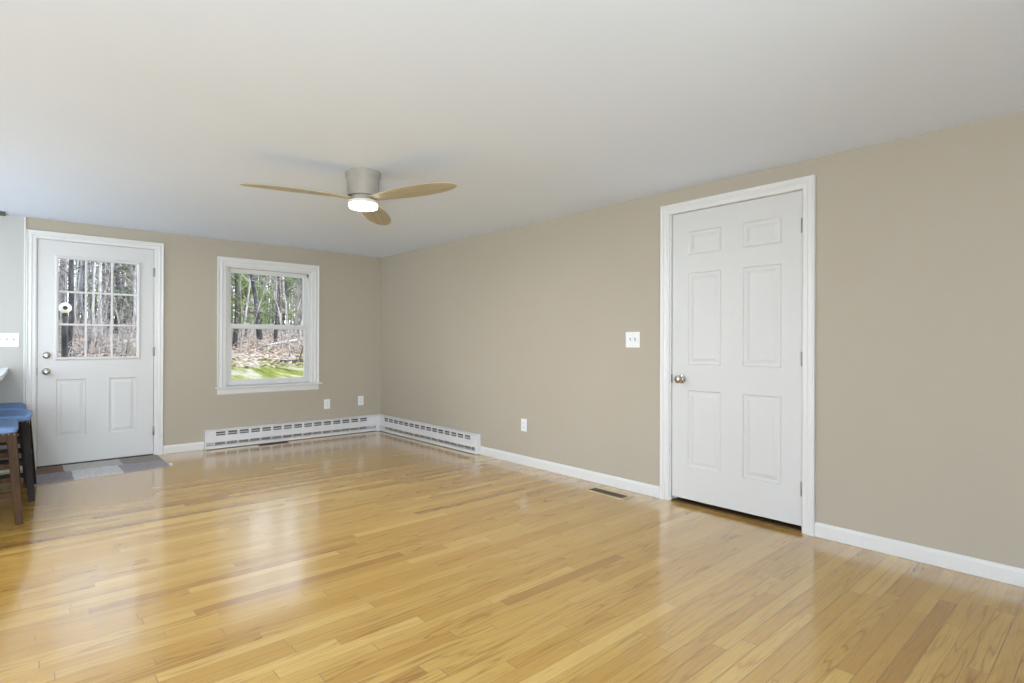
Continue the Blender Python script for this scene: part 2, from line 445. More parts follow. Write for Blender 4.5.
# ------------------------------------------------------------------ doors
def panel_slab(mb, fn, a0, a1, z0, z1, d_front, thick, panels, holes=()):
    xs = sorted({a0, a1, *[q for p in list(panels)+list(holes) for q in p[:2]]})
    zs = sorted({z0, z1, *[q for p in list(panels)+list(holes) for q in p[2:4]]})
    bm = mb.bm; vd = {}
    def V(a, z, d):
        k = (round(a, 5), round(z, 5), round(d, 5))
        if k not in vd: vd[k] = bm.verts.new(fn(a, d, z))
        return vd[k]
    def inside(i, j, L):
        if i < 0 or j < 0 or i >= len(xs)-1 or j >= len(zs)-1: return None
        cx, cz = (xs[i]+xs[i+1])/2, (zs[j]+zs[j+1])/2
        for p in L:
            if p[0] < cx < p[1] and p[2] < cz < p[3]: return p
    for side in (0, 1):
        d0 = d_front if side == 0 else d_front-thick
        sg = -1 if side == 0 else 1
        for i in range(len(xs)-1):
            for j in range(len(zs)-1):
                if inside(i, j, panels) or inside(i, j, holes): continue
                bm.faces.new((V(xs[i], zs[j], d0), V(xs[i+1], zs[j], d0), V(xs[i+1], zs[j+1], d0), V(xs[i], zs[j+1], d0)))
        for p in panels:
            # outer boundary must reuse the grid vertices
            stages = [(0, 0), (.006, .007), (.012, .0085), (.024, .0085), (.046, .0025), (.049, .0022)]
            prev = None
            for t, dep in stages:
                a, b, c, e = p[0]+t, p[1]-t, p[2]+t, p[3]-t
                ring = [V(a, c, d0+sg*dep), V(b, c, d0+sg*dep), V(b, e, d0+sg*dep), V(a, e, d0+sg*dep)]
                if prev:
                    for k in range(4): bm.faces.new((prev[k], prev[(k+1) % 4], ring[(k+1) % 4], ring[k]))
                prev = ring
            bm.faces.new(prev)
    # edges
    d1 = d_front-thick
    def solid(i, j):
        return 0 <= i < len(xs)-1 and 0 <= j < len(zs)-1 and not inside(i, j, holes)
    for i in range(len(xs)-1):
        for j in range(len(zs)-1):
            if not solid(i, j): continue
            for (di, dj, A, B) in ((-1, 0, (xs[i], zs[j]), (xs[i], zs[j+1])), (1, 0, (xs[i+1], zs[j]), (xs[i+1], zs[j+1])), (0, -1, (xs[i], zs[j]), (xs[i+1], zs[j])), (0, 1, (xs[i], zs[j+1]), (xs[i+1], zs[j+1]))):
                if not solid(i+di, j+dj):
                    bm.faces.new((V(*A, d_front), V(*B, d_front), V(*B, d1), V(*A, d1)))
    return mb

def local(fn, o):
    o = Vector(o)
    def f(a, d, z):
        p = fn(a, d, z); return (p[0]-o.x, p[1]-o.y, p[2]-o.z)
    return f
def knob(parent, f, a, z, axis, sign, d0, name='door_knob', style='knob'):
    """rosette and knob turned about the wall normal"""
    base = f(a, d0, z)
    if style == 'knob':
        prof = [(0, 0), (.031, 0), (.033, .003), (.031, .008), (.018, .011), (.0125, .015), (.0115, .028), (.014, .033), (.0235, .038), (.0285, .046), (.029, .052), (.0265, .060), (.018, .0645), (.006, .066), (0, .066)]
    else:
        prof = [(0, 0), (.030, 0), (.0315, .004), (.029, .012), (.024, .016), (.010, .0175), (0, .0175)]
    mb = MB(); mb.lathe([(r, h*sign) for r, h in prof], 28, axis, base)
    if style != 'knob':   # thumb turn
        x, y, z0 = base
        mb.box(x-.004, x+.004, y+sign*.015, y+sign*.032, z0-.017, z0+.017) if axis == 'Y' else mb.box(x+sign*.015, x+sign*.032, y-.004, y+.004, z0-.017, z0+.017)
    o = mb.build(name, M['nickel'], parent); smooth_angle(o, 40)
    o['label'] = 'satin nickel round knob' if style == 'knob' else 'satin nickel deadbolt turn'
    return o
def hinge(parent, fn, a, z, d):
    mb = MB()
    p = fn(a, d, z)
    mb.lathe([(0, -.045), (.0055, -.045), (.0065, -.043), (.0065, .043), (.0055, .045), (0, .045)], 12, 'Z', p)
    fbox(mb, fn, a-.010, a+.006, d-.006, d-.002, z-.044, z+.044)
    o = mb.build('hinge', M['hinge'], parent); smooth_angle(o, 40); o['label'] = 'small metal hinge'
    return o

# --- door_1 : white door with nine-lite glass in the far wall
o1 = (0.58, YF, 0); door1 = empty('door_1', o1); f1 = local(FAR, o1)
tag(door1, 'white entry door with nine small panes over two raised panels', 'door', kind='structure')
mb = MB(); casing(mb, f1, .124, 1.056, 0, 2.117, prof_colonial(.071, .018)); mb.build('door_casing', M['trim'], door1)
mb = MB()
fbox(mb, f1, H1[0]+.001, .131, -.139, 0.0, 0, 2.125); fbox(mb, f1, 1.047, H1[1]-.001, -.139, 0.0, 0, 2.125); fbox(mb, f1, .131, 1.047, -.139, 0.0, 2.115, 2.125)
fbox(mb, f1, .131, .147, -.080, -.048, 0, 2.115); fbox(mb, f1, 1.031, 1.047, -.080, -.048, 0, 2.115); fbox(mb, f1, .147, 1.031, -.080, -.048, 2.099, 2.115)
mb.build('door_jamb', M['trim'], door1)
mb = MB(); mb2 = [(.268, .491, .267, .810), (.673, .897, .267, .810)]
panel_slab(mb, f1, .135, 1.043, .016, 2.1125, -.004, .042, mb2, [(.272, .912, 1.005, 1.960)])
slab1 = mb.build('door_slab', M['door'], door1)
# raised glazing frame, muntins, glass
mb = MB()
gx0, gx1, gz0, gz1 = .284, .899, 1.020, 1.947
prof = [(0, -.026), (0, .002), (.006, .008), (.018, .010), (.025, .006), (.028, -.004), (.028, -.026)]
rings = []
for (sa, sz) in ((-1, -1), (-1, 1), (1, 1), (1, -1), (-1, -1)):
    rings.append([f1((gx0 if sa < 0 else gx1)+sa*t, d, (gz0 if sz < 0 else gz1)+sz*t) for t, d in prof])
mb.loft(rings, caps=False); mb.build('glazing_frame', M['door'], slab1)
mb = MB()
for a in (gx0+(gx1-gx0)/3, gx0+2*(gx1-gx0)/3): fbox(mb, f1, a-.009, a+.009, -.030, -.006, gz0, gz1)
for z in (gz0+(gz1-gz0)/3, gz0+2*(gz1-gz0)/3): fbox(mb, f1, gx0, gx1, -.0305, -.0055, z-.009, z+.009)
mb.build('muntin_grid', M['door'], slab1, bevel=.003)
mb = MB(); fbox(mb, f1, gx0+.001, gx1-.001, -.0275, -.0245, gz0+.001, gz1-.001); mb.build('glass_pane', M['glass'], slab1)
knob(slab1, f1, .197, .888, 'Y', -1, -.004)
knob(slab1, f1, .198, 1.038, 'Y', -1, -.004, 'deadbolt', 'bolt')
for z in (1.881, 1.066, .252): hinge(door1, f1, 1.0465, z, .003)
mb = MB(); fbox(mb, f1, .132, 1.046, -.139, -.001, .0005, .010); mb.build('door_threshold', M['dark'], door1, bevel=.002)['label'] = 'dark threshold'
mb = MB(); fbox(mb, f1, .1315, .1345, -.012, .0015, .86, .93); mb.build('strike_plate', M['dark'], door1)

# --- door_2 : six-panel door in the right wall
o2 = (XR, 1.835, 0); door2 = empty('door_2', o2); f2 = local(RGT, o2)
tag(door2, 'white six-panel interior door in the right wall', 'door', kind='structure')
mb = MB(); casing(mb, f2, 1.368, 2.309, 0, 2.126, prof_colonial(.072, .018)); mb.build('door_casing', M['trim'], door2)
mb = MB()
fbox(mb, f2, H2[0]+.001, 1.374, -.139, 0.0, 0, 2.133); fbox(mb, f2, 2.297, H2[1]-.001, -.139, 0.0, 0, 2.133); fbox(mb, f2, 1.374, 2.297, -.139, 0.0, 2.125, 2.133)
fbox(mb, f2, 2.285, 2.297, -.08, -.050, 0, 2.125); fbox(mb, f2, 1.374, 1.386, -.08, -.050, 0, 2.125)
mb.build('door_jamb', M['trim'], door2)
cols = [(1.503, 1.755), (1.911, 2.165)]
rows = [(.270, .830), (1.014, 1.680), (1.811, 1.979)]
mb = MB(); panel_slab(mb, f2, 1.3775, 2.291, .037, 2.122, -.010, .036, [(c[0], c[1], r[0], r[1]) for c in cols for r in rows])
slab2 = mb.build('door_slab', M['door'], door2)
knob(slab2, f2, 2.211, .907, 'X', -1, -.010)
mb = MB(); fbox(mb, f2, 2.2905, 2.2975, -.030, -.006, .876, .940); mb.build('latch_plate', M['dark'], door2)['label'] = 'dark latch plate'
for z in (1.902, 1.074, .269): hinge(door2, f2, 1.3755, z, -.003)
mb = MB(); fbox(mb, f2, 1.375, 2.296, -.139, -.001, .0005, .010); mb.build('door_threshold', M['threshold'], door2, bevel=.002)['label'] = 'brown wooden threshold'
# closet behind it
mb = MB()
mb.box(XR+WT, XR+1.0, 1.0, 2.7, 2.25, 2.28); mb.box(XR+.97, XR+1.0, 1.0, 2.7, 0, 2.25); mb.box(XR+WT, XR+.97, 1.0, 1.03, 0, 2.25); mb.box(XR+WT, XR+.97, 2.67, 2.7, 0, 2.25); mb.box(XR+WT, XR+1.0, 1.0, 2.7, -.03, 0)
tag(mb.build('wall_closet', M['wall']), 'closet shell behind the six-panel door', 'wall', kind='structure')

# ------------------------------------------------------------------ window_1
ow = (2.205, YF, .672); win = empty('window_1', ow); fw = local(FAR, ow)
tag(win, 'white double-hung window looking out on the woods', 'window', kind='structure')
mb = MB(); casing(mb, fw, 1.728, 2.686, .673, 2.019, prof_colonial(.092, .019)); mb.build('window_casing', M['trim'], win)
mb = MB(); fbox(mb, fw, 1.608, 2.808, 0, .045, .654, .672); fbox(mb, fw, HW[0]+.001, HW[1]-.001, -.06, 0, .6725, .676)
mb.build('window_sill', M['trim'], win, bevel=.004)
mb = MB(); casing_ap = [(0, .584), (.010, .584), (.016, .596), (.016, .644), (.012, .654), (0, .654)]
mb.loft([[fw(a, d, z) for d, z in casing_ap] for a in (1.634, 2.774)]); mb.build('window_apron', M['trim'], win)
mb = MB()
a0, a1 = HW[0]+.001, HW[1]-.001
for (p, q) in ((a0, 1.744), (2.664, a1)):
    fbox(mb, fw, p, q, -.135, -.001, .676, 2.024)
fbox(mb, fw, 1.744, 2.664, -.135, -.001, 2.002, 2.024); fbox(mb, fw, 1.744, 2.664, -.135, -.06, .676, .692)
for (p, q) in ((1.744, 1.751), (2.657, 2.664)):           # parting stops
    fbox(mb, fw, p, q, -.058, -.052, .694, 2.002); fbox(mb, fw, p, q, -.012, -.004, .694, 2.002)
mb.build('window_jamb', M['vinyl'], win)
def sash(name, d0, d1, z0, z1, gz0, gz1, gx0=1.783, gx1=2.611):
    mb = MB()
    fbox(mb, fw, 1.747, gx0, d0, d1, z0, z1); fbox(mb, fw, gx1, 2.661, d0, d1, z0, z1)
    fbox(mb, fw, gx0, gx1, d0, d1, z0, gz0); fbox(mb, fw, gx0, gx1, d0, d1, gz1, z1)
    # glazing bead with softened corners
    dm = d1-.004
    pr = [(0, dm-.012), (0, dm), (-.008, dm-.008), (-.008, dm-.012)]
    rad = .022; rings = []
    cs = [(gx0+rad, gz0+rad, PI), (gx1-rad, gz0+rad, 1.5*PI), (gx1-rad, gz1-rad, 0), (gx0+rad, gz1-rad, .5*PI)]
    bm = mb.bm
    outer = []
    for cx, cz, st in cs:
        for k in range(6):
            an = st+k/5*PI/2
            outer.append((cx, cz, an))
    for cx, cz, an in outer:
        ring = []
        # outside edge projects to the square corner
        ca, sa = math.cos(an), math.sin(an)
        m_ = max(abs(ca), abs(sa))
        oa = cx+rad*1.05*ca/m_; oz = cz+rad*1.05*sa/m_
        ring = [fw(oa, dm-.010, oz), fw(oa, dm, oz), fw(cx+(rad-.008)*ca, dm-.003, cz+(rad-.008)*sa), fw(cx+(rad-.008)*ca, dm-.010, cz+(rad-.008)*sa)]
        rings.append(ring)
    rings.append(rings[0]); mb.loft(rings, caps=False)
    s = mb.build(name, M['vinyl'], win)
    mb = MB(); fbox(mb, fw, gx0-.004, gx1+.004, dm-.016, dm-.012, gz0-.004, gz1+.004)
    mb.build('window_pane', M['glass'], s)
    return s
up = sash('upper_sash', -.088, -.058, 1.318, 2.000, 1.366, 1.958)
lo = sash('lower_sash', -.050, -.020, .6925, 1.372, .734, 1.328)
for a in (1.95, 2.41):
    mb = MB(); fbox(mb, fw, a-.03, a+.03, -.045, -.022, 1.3725, 1.381); fbox(mb, fw, a-.008, a+.022, -.040, -.026, 1.381, 1.389)
    mb.build('sash_lock', M['vinyl'], lo, bevel=.002)
for a in (1.7525, 2.6540):     # little balance covers at the top of the tracks
    mb = MB(); fbox(mb, fw, a-.007, a+.006, -.050, -.014, 1.958, 1.996); mb.build('track_cover', M['hinge'], win)['label'] = 'grey track cover'

# ------------------------------------------------------------------ wall plates
def plate_root(name, fn, a, z, label, cat, w, h, extra=.006):
    o = fn(a, 0, z); r = empty(name, o); f = local(fn, o); tag(r, label, cat)
    mb = MB(); fbox(mb, f, a-w/2, a+w/2, .0005, extra, z-h/2, z+h/2)
    mb.build('cover_plate', M['plastic'], r, bevel=.0035, seg=3)
    return r, f
def outlet(fn, a, z, label, w=.078, h=.120):
    r, f = plate_root('wall_outlet', fn, a, z, label, 'outlet', w, h)
    for dz in (-.020, .020):
        mb = MB(); fbox(mb, f, a-.016, a+.016, .006, .0080, z+dz-.0145, z+dz+.0145)
        s = mb.build('socket', M['plastic'], r, bevel=.001)
        mb = MB(); fbox(mb, f, a-.0075, a-.0050, .0079, .0083, z+dz-.002, z+dz+.007); fbox(mb, f, a+.0050, a+.0075, .0079, .0083, z+dz-.002, z+dz+.007)
        fbox(mb, f, a-.002, a+.002, .0079, .0083, z+dz-.010, z+dz-.006)
        mb.build('slots', M['slot'], s)
    return r
def switch(fn, a, z, n, label, w, h=.124):
    r, f = plate_root('light_switch', fn, a, z, label, 'light switch', w, h)
    for i in range(n):
        aa = a+(i-(n-1)/2)*.046
        mb = MB(); fbox(mb, f, aa-.0065, aa+.0065, .006, .0068, z-.0135, z+.0135); mb.build('switch_slot', M['fan_body'], r)
        mb = MB()
        q = [(aa-.004, aa+.004)]
        for (p0, p1) in q:
            mb.loft([[f(p0, .0066, z-.010), f(p0, .0066, z+.004), f(p0, .0175, z-.010), f(p0, .0175, z-.015)], [f(p1, .0066, z-.010), f(p1, .0066, z+.004), f(p1, .0175, z-.010), f(p1, .0175, z-.015)]])
        mb.build('toggle', M['plastic'], r)
        for dz in (-.040, .040):
            mb = MB(); mb.lathe([(0, 0), (.003, 0), (.003, .001), (0, .001)], 10, 'X' if fn is RGT else 'Y', f(aa, .0068, z+dz)); mb.build('screw', M['plastic'], r)
    return r
outlet(RGT, 3.896, .381, 'white duplex outlet low on the long right wall')
outlet(FAR, 2.887, .395, 'white outlet on the far wall just right of the window')
outlet(FAR, 3.341, .409, 'white outlet on the far wall nearest the room corner')
switch(RGT, 2.639, 1.196, 2, 'white double light switch on the right wall beside the six-panel door', .132)
KIT = lambda a, d, z: (a, YF-.006-d, z)
switch(KIT, -.075, 1.180, 3, 'wide white light switch plate on the grey wall left of the glazed door', .165)

# ------------------------------------------------------------------ baseboard heaters
def heater(name, fn, a0, a1, s0, label, nslot=15, pitch=.1215, cap0=True, cap1=True):
    o = fn(a0, 0, 0); r = empty(name, o); f = local(fn, o); tag(r, label, 'heater')
    D = .066; T = .210
    mb = MB(); fbox(mb, f, a0+.004, a1-.004, .0005, .004, .012, T-.003); mb.build('back_plate', M['heater'], r)
    mb = MB(); sl = .094
    # top cover, sloping down to the front lip
    pr = [(.0045, T-.004), (.0045, T), (.020, T), (D, T-.014), (D, T-.022), (D-.002, T-.022), (D-.002, T-.016), (.019, T-.003)]
    mb.loft([[f(a, d, z) for d, z in pr] for a in (a0+.004, a1-.004)])
    # front cover with two rows of slots
    zt, zm1, zm0, zb = T-.022, .170, .160, .146
    ends = []
    cur = a0+.004
    for i in range(nslot):
        sA = s0+i*pitch; fbox(mb, f, cur, sA, D-.002, D, zb, zt); cur = sA+sl
    fbox(mb, f, cur, a1-.004, D-.002, D, zb, zt)
    fbox(mb, f, a0+.004, a1-.004, D-.002, D, .074, zb)
    for i in range(nslot):     # tilted louver in the middle of each opening
        sA = s0+i*pitch
        pr = [(D-.012, zm0-.004), (D-.0005, zm1-.003), (D-.0005, zm1), (D-.012, zm0-.001)]
        mb.loft([[f(a, d, z) for d, z in pr] for a in (sA, sA+sl)])
    mb.build('front_cover', M['heater'], r)
    # fins inside
    mb = MB()
    for i in range(nslot):
        sA = s0+i*pitch
        fbox(mb, f, sA, sA+sl, .008, D-.014, .045, .140)
    mb.build('heating_fins', M['fins'], r)['label'] = 'dusty metal fins'
    mb = MB(); fbox(mb, f, a0+.004, a1-.004, D-.004, D-.001, .010, .038); fbox(mb, f, a0+.004, a1-.004, .005, D-.002, .006, .010)
    mb.build('bottom_rail', M['heater'], r)
    mb = MB(); fbox(mb, f, s0-.01, s0+(nslot-1)*pitch+sl+.01, D-.020, D-.017, .142, .190); mb.build('slot_shade', M['slot'], r)['label'] = 'dark strip painting the shade behind the slots'  # dark strip stands in for the shade inside the slots
    for i in range(nslot+1):
        mb = MB(); sA = s0+i*pitch-(pitch-sl)/2-.004; fbox(mb, f, sA, sA+.009, D-.006, D-.003, .036, .078)
        mb.build('bracket', M['heater'], r)
    pr = [(0.0005, .002), (D+.003, .002), (D+.003, T-.010), (.022, T+.003), (.0005, T+.003)]
    for (c, aa, bb) in ((cap0, a0, a0+.012), (cap1, a1-.012, a1)):
        if c:
            mb = MB(); mb.loft([[f(a, d, z) for d, z in pr] for a in (aa, bb)]); mb.build('end_cap', M['heater'], r, bevel=.002)
    return r
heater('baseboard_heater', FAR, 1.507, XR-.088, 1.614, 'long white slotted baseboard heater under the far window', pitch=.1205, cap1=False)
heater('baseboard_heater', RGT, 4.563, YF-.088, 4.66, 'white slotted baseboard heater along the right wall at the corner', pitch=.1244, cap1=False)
# corner cover where the two heaters meet
r = empty('heater_corner', (XR, YF, 0)); tag(r, 'white corner cover joining the two baseboard heaters', 'heater corner')
mb = MB()
mb.loft([[(-.0885, -.001, z), (-.0885, -.074, z), (-.078, -.088, z), (-.001, -.088, z), (-.001, -.001, z)] for z in (.004, .196)] + [[(-.086, -.001, .210), (-.086, -.03, .210), (-.03, -.086, .210), (-.001, -.086, .210), (-.001, -.001, .210)]])
mb.build('cover_body', M['heater'], r, bevel=.002)
mb = MB(); mb.box(-.097, -.0890, -.072, -.001, .004, .204); mb.build('joint_strip', M['heater'], r, bevel=.001)
mb = MB(); mb.box(-.072, -.001, -.097, -.0890, .004, .204); mb.build('joint_strip', M['heater'], r, bevel=.001)

# ------------------------------------------------------------------ floor registers
def register(name, cx, cy, lx, ly, label, frame, fw_, mf, mg, nslat):
    r = empty(name, (cx, cy, 0)); tag(r, label, 'floor vent')
    mb = MB()
    hx, hy = lx/2, ly/2; t = .004
    mb.box(-hx-fw_, hx+fw_, -hy-fw_, -hy, .0003, t); mb.box(-hx-fw_, hx+fw_, hy, hy+fw_, .0003, t); mb.box(-hx-fw_, -hx, -hy, hy, .0003, t); mb.box(hx, hx+fw_, -hy, hy, .0003, t)
    mb.build('frame', mf, r, bevel=.0012)
    mb = MB(); mb.box(-hx, hx, -hy, hy, .0003, .0008); mb.build('duct', M['dark'], r)['label'] = 'dark duct opening'
    mb = MB()
    if ly > lx:
        for i in range(nslat):
            y = -hy+(i+.5)*ly/nslat; mb.box(-hx, hx, y-ly/nslat*.30, y+ly/nslat*.30, .0009, .0030)
        mb.box(-.004, .004, -hy, hy, .0028, .0034)
    else:
        for i in range(nslat):
            x = -hx+(i+.5)*lx/nslat; mb.box(x-lx/nslat*.30, x+lx/nslat*.30, -hy, hy, .0009, .0030)
        mb.box(-hx, hx, -.004, .004, .0028, .0034)
    mb.build('grille', mg, r)
    return r
register('floor_register', 3.436, 2.731, .084, .330, 'brown slatted floor vent with tan frame beside the right wall baseboard', True, .029, M['reg_frame'], M['register'], 16)
register('floor_register', 2.20, 6.585, .300, .060, 'dark floor vent in front of the far wall heater', True, .010, M['threshold'], M['dark'], 14)

# ------------------------------------------------------------------ ceiling fan
def ceiling_fan():
    z0 = HC
    r = empty('ceiling_fan', (1.717, 3.425, HC)); tag(r, 'low-profile ceiling fan with three pale wooden blades and a lit round lamp', 'ceiling fan')
    mb = MB(); mb.lathe([(0, 0), (.111, 0), (.114, -.004), (.114, -.026), (.110, -.036), (.1055, -.044), (.1015, -.157), (.098, -.161), (0, -.161)], 64)
    smooth_angle(mb.build('motor_housing', M['fan_body'], r), 30)
    mb = MB(); mb.lathe([(0, -.1615), (.080, -.1615), (.083, -.175), (.085, -.190), (0, -.190)], 48)
    smooth_angle(mb.build('hub', M['fan_body'], r), 30)
    mb = MB(); mb.lathe([(0, -.1905), (.090, -.1905), (.098, -.193), (.100, -.198), (.100, -.210), (.097, -.212), (0, -.212)], 64)
    smooth_angle(mb.build('light_ring', M['fan_ring'], r), 30)
    mb = MB(); mb.lathe([(0, -.2125), (.0920, -.2125), (.0935, -.216), (.0925, -.232), (.089, -.238), (.080, -.2405), (.05, -.2415), (0, -.242)], 64)
    smooth_angle(mb.build('lamp_diffuser', M['lamp'], r), 60)
    # blade prototype along +X in its own mesh, pitched
    def blade_mesh():
        R0, R1 = .072, 0.757
        ns = 40; rings = []
        for i in range(ns+1):
            t = i/ns
            # denser at the tip
            x = R0+(R1-R0)*(1-(1-t)**1.5)
            u = (x-R0)/(R1-R0)
            w = .042+.044*math.sin(min(1, u/.58)*PI/2)**1.3
            if u > .58: w = .086*math.sqrt(max(0, 1-((u-.58)/.42)**2.3))
            w = max(w, .0015)
            sweep = .008*math.sin(u*PI)
            pitch = math.radians(7.5-1.5*u)
            th = .0045*(1-.4*u)
            droop = .014*u*u
            ring = []
            for a, b in ((-1, 0), (-.93, .7), (-.5, 1), (0, 1.1), (.5, 1), (.93, .7), (1, 0), (.93, -.7), (.5, -1), (0, -1.1), (-.5, -1), (-.93, -.7)):
                yy = a*w+sweep; zz = b*th
                ring.append((x, yy*math.cos(pitch)+zz*math.sin(pitch), -yy*math.sin(pitch)+zz*math.cos(pitch)-droop))
            rings.append(ring)
        return MB().loft(rings)
    first = blade_mesh().build('blade', M['blade'], r, smooth=True, loc=(0, 0, -.180))
    mb = MB(); mb.box(.055, .135, -.022, .022, .0045, .0085); br = mb.build('blade_bracket', M['fan_body'], first, bevel=.002)
    br.rotation_euler = (-math.radians(9), 0, 0)
    for i, an in enumerate((50.0, 171.3, 286.0)):
        b = first if i == 0 else first.copy()
        if i:
            C.objects.link(b); b.parent = r
            k = br.copy(); C.objects.link(k); k.parent = b
        b.rotation_euler = (0, 0, math.radians(an)); b.scale = ((.975, .985, 1.03)[i], 1, 1)
    return r
ceiling_fan()
pl = bpy.data.lights.new('fan_lamp', 'AREA'); pl.shape = 'DISK'; pl.size = .19; pl.energy = 16; pl.color = (.95, .97, 1)
po = bpy.data.objects.new('fan_lamp', pl); C.objects.link(po); po.location = (1.717, 3.425, HC-.250)

# ------------------------------------------------------------------ kitchen side: counter, downlights
r = empty('kitchen_counter', (-.6, 5.55, 0)); tag(r, 'white counter whose corner shows at the left edge above the stools', 'counter')
mb = MB()
poly = [(-1.05, YF-.008), (-.062, YF-.008), (-.078, 5.4), (-.112, 4.62), (-.16, 4.52), (-1.05, 4.52)]
mb.loft([[(x+.6, y-5.55, z) for x, y in poly] for z in (.896, .930)]); mb.build('countertop', M['counter'], r, bevel=.004)
mb = MB(); mb.box(-1.0+.6, -.50+.6, 4.60-5.55, YF-.008-5.55, .10, .895); mb.box(-.94+.6, -.56+.6, 4.66-5.55, YF-.008-5.55, .001, .10)
mb.build('cabinet_body', M['cabinet'], r, bevel=.002)
def downlight(x, y, e, label):
    r = empty('recessed_light', (x, y, HC)); tag(r, label, 'ceiling light')
    mb = MB(); mb.lathe([(.070, -.0005), (.092, -.0005), (.095, -.004), (.090, -.008), (.070, -.006)], 32); mb.build('trim_ring', M['trim'], r)
    mb = MB(); mb.lathe([(0, -.0008), (.069, -.0008), (.069, -.004), (0, -.004)], 32); mb.build('lens', M['downlight'], r)
    l = bpy.data.lights.new('kitchen_lamp', 'AREA'); l.shape = 'DISK'; l.size = .09; l.energy = e; l.color = (.92, .96, 1)
    o = bpy.data.objects.new('kitchen_lamp', l); C.objects.link(o); o.location = (x, y, HC-.012)
downlight(-.64, 5.0, 16, 'round kitchen ceiling light nearest the beige room')
downlight(-1.65, 5.0, 20, 'round kitchen ceiling light further left')
downlight(-1.65, 1.8, 14, 'round kitchen ceiling light behind the viewer')

# ------------------------------------------------------------------ bar stools
def stool(name, wood_m, label):
    r = empty(name); tag(r, label, 'bar stool', 'counter stools')
    SX, SY = .205, .262            # seat half sizes
    # saddle cushion
    def cushion(hx, hy, z0, z1, nn=44):
        rings = []
        def se(scale_x, scale_y, z, dish):
            ring = []
            for k in range(nn):
                a = 2*PI*k/nn; ca, sa = math.cos(a), math.sin(a); e = .24
                x = scale_x*math.copysign(abs(ca)**e, ca); y = scale_y*math.copysign(abs(sa)**e, sa)
                ring.append((x, y, z+dish*((abs(y)/hy)**2)))
            return ring
        rings.append(se(hx-.006, hy-.006, z0, .0)); rings.append(se(hx, hy, z0+.010, .002)); rings.append(se(hx, hy, z0+.026, .006))
        rings.append(se(hx-.008, hy-.008, z1-.006, .012)); rings.append(se(hx-.028, hy-.028, z1, .014)); rings.append(se(hx*.55, hy*.55, z1, .016)); rings.append(se(hx*.05, hy*.05, z1-.001, .016))
        return MB().loft(rings)
    cushion(SX, SY, .580, .614).build('seat_cushion', M['blue'], r, smooth=True)['label'] = 'blue fabric cushion'
    mb = MB()
    for k in (0, 1):
        s = 1 if k else -1
        mb.box(s*(SX-.012), s*(SX-.034), -SY+.03, SY-.03, .525, .579); mb.box(-SX+.03, SX-.03, s*(SY-.012), s*(SY-.034), .525, .579)
    mb.build('apron', wood_m, r, bevel=.003)
    mb = MB()
    def nail(x, y, nx, ny):
        mb.lathe([(0, -.003), (.0045, -.003), (.0042, .0), (.0025, .0022), (0, .0028)], 8, 'X' if nx else 'Y', (x, y, .574)) if (nx+ny) > 0 else mb.lathe([(0, .003), (.0045, .003), (.0042, .0), (.0025, -.0022), (0, -.0028)], 8, 'X' if nx else 'Y', (x, y, .574))
    ny = 19
    for i in range(ny):
        y = -SY+.02+i*(2*SY-.04)/(ny-1)
        nail(SX-.0135, y, 1, 0); nail(-SX+.0135, y, -1, 0)
    for i in range(15):
        x = -SX+.02+i*(2*SX-.04)/14
        nail(x, SY-.0135, 0, 1); nail(x, -SY+.0135, 0, -1)
    mb.build('nailhead_trim', M['nail'], r)['label'] = 'row of brass nail heads'
    BX, BY, TX, TY = .212, .287, .168, .222     # leg centre lines at foot and at top
    def cx(z): return BX+(TX-BX)*z/.59
    def cy(z): return BY+(TY-BY)*z/.59
    for sx in (-1, 1):
        for sy in (-1, 1):
            mb = MB(); rings = []
            for z, hw in ((0.0005, .019), (.3, .022), (.579, .025)):
                x, y = sx*cx(z), sy*cy(z)
                rings.append([(x-hw, y-hw, z), (x+hw, y-hw, z), (x+hw, y+hw, z), (x-hw, y+hw, z)])
            mb.loft(rings); mb.build('leg', wood_m, r, bevel=.003)
    for sy in (-1, 1):
        for z in (.19, .37):
            mb = MB(); y = sy*cy(z); x = cx(z)-.018; mb.box(-x, x, y-.011, y+.011, z-.018, z+.018); mb.build('stretcher', wood_m, r, bevel=.003)
    for sx in (-1, 1):
        z = .28; mb = MB(); x = sx*cx(z); y = cy(z)-.018; mb.box(x-.011, x+.011, -y, y, z-.018, z+.018); mb.build('stretcher', wood_m, r, bevel=.003)
    return r
s1 = stool('bar_stool', M['stool_wood_lit'], 'nearest blue-seated bar stool with mid brown wooden legs')
s1.location = (-.200, 5.025, 0)
s2 = stool('bar_stool', M['stool_wood_shaded'], 'middle blue-seated bar stool with wood coloured dark for shade standing furthest out from the counter')
s2.location = (-.122, 5.680, 0); s2.rotation_euler = (0, 0, math.radians(-2.0))
s3 = copy_tree(s2); s3['label'] = 'rearmost blue-seated bar stool tucked against the grey wall'
s3.location = (-.150, 6.350, 0); s3.rotation_euler = (0, 0, 0)

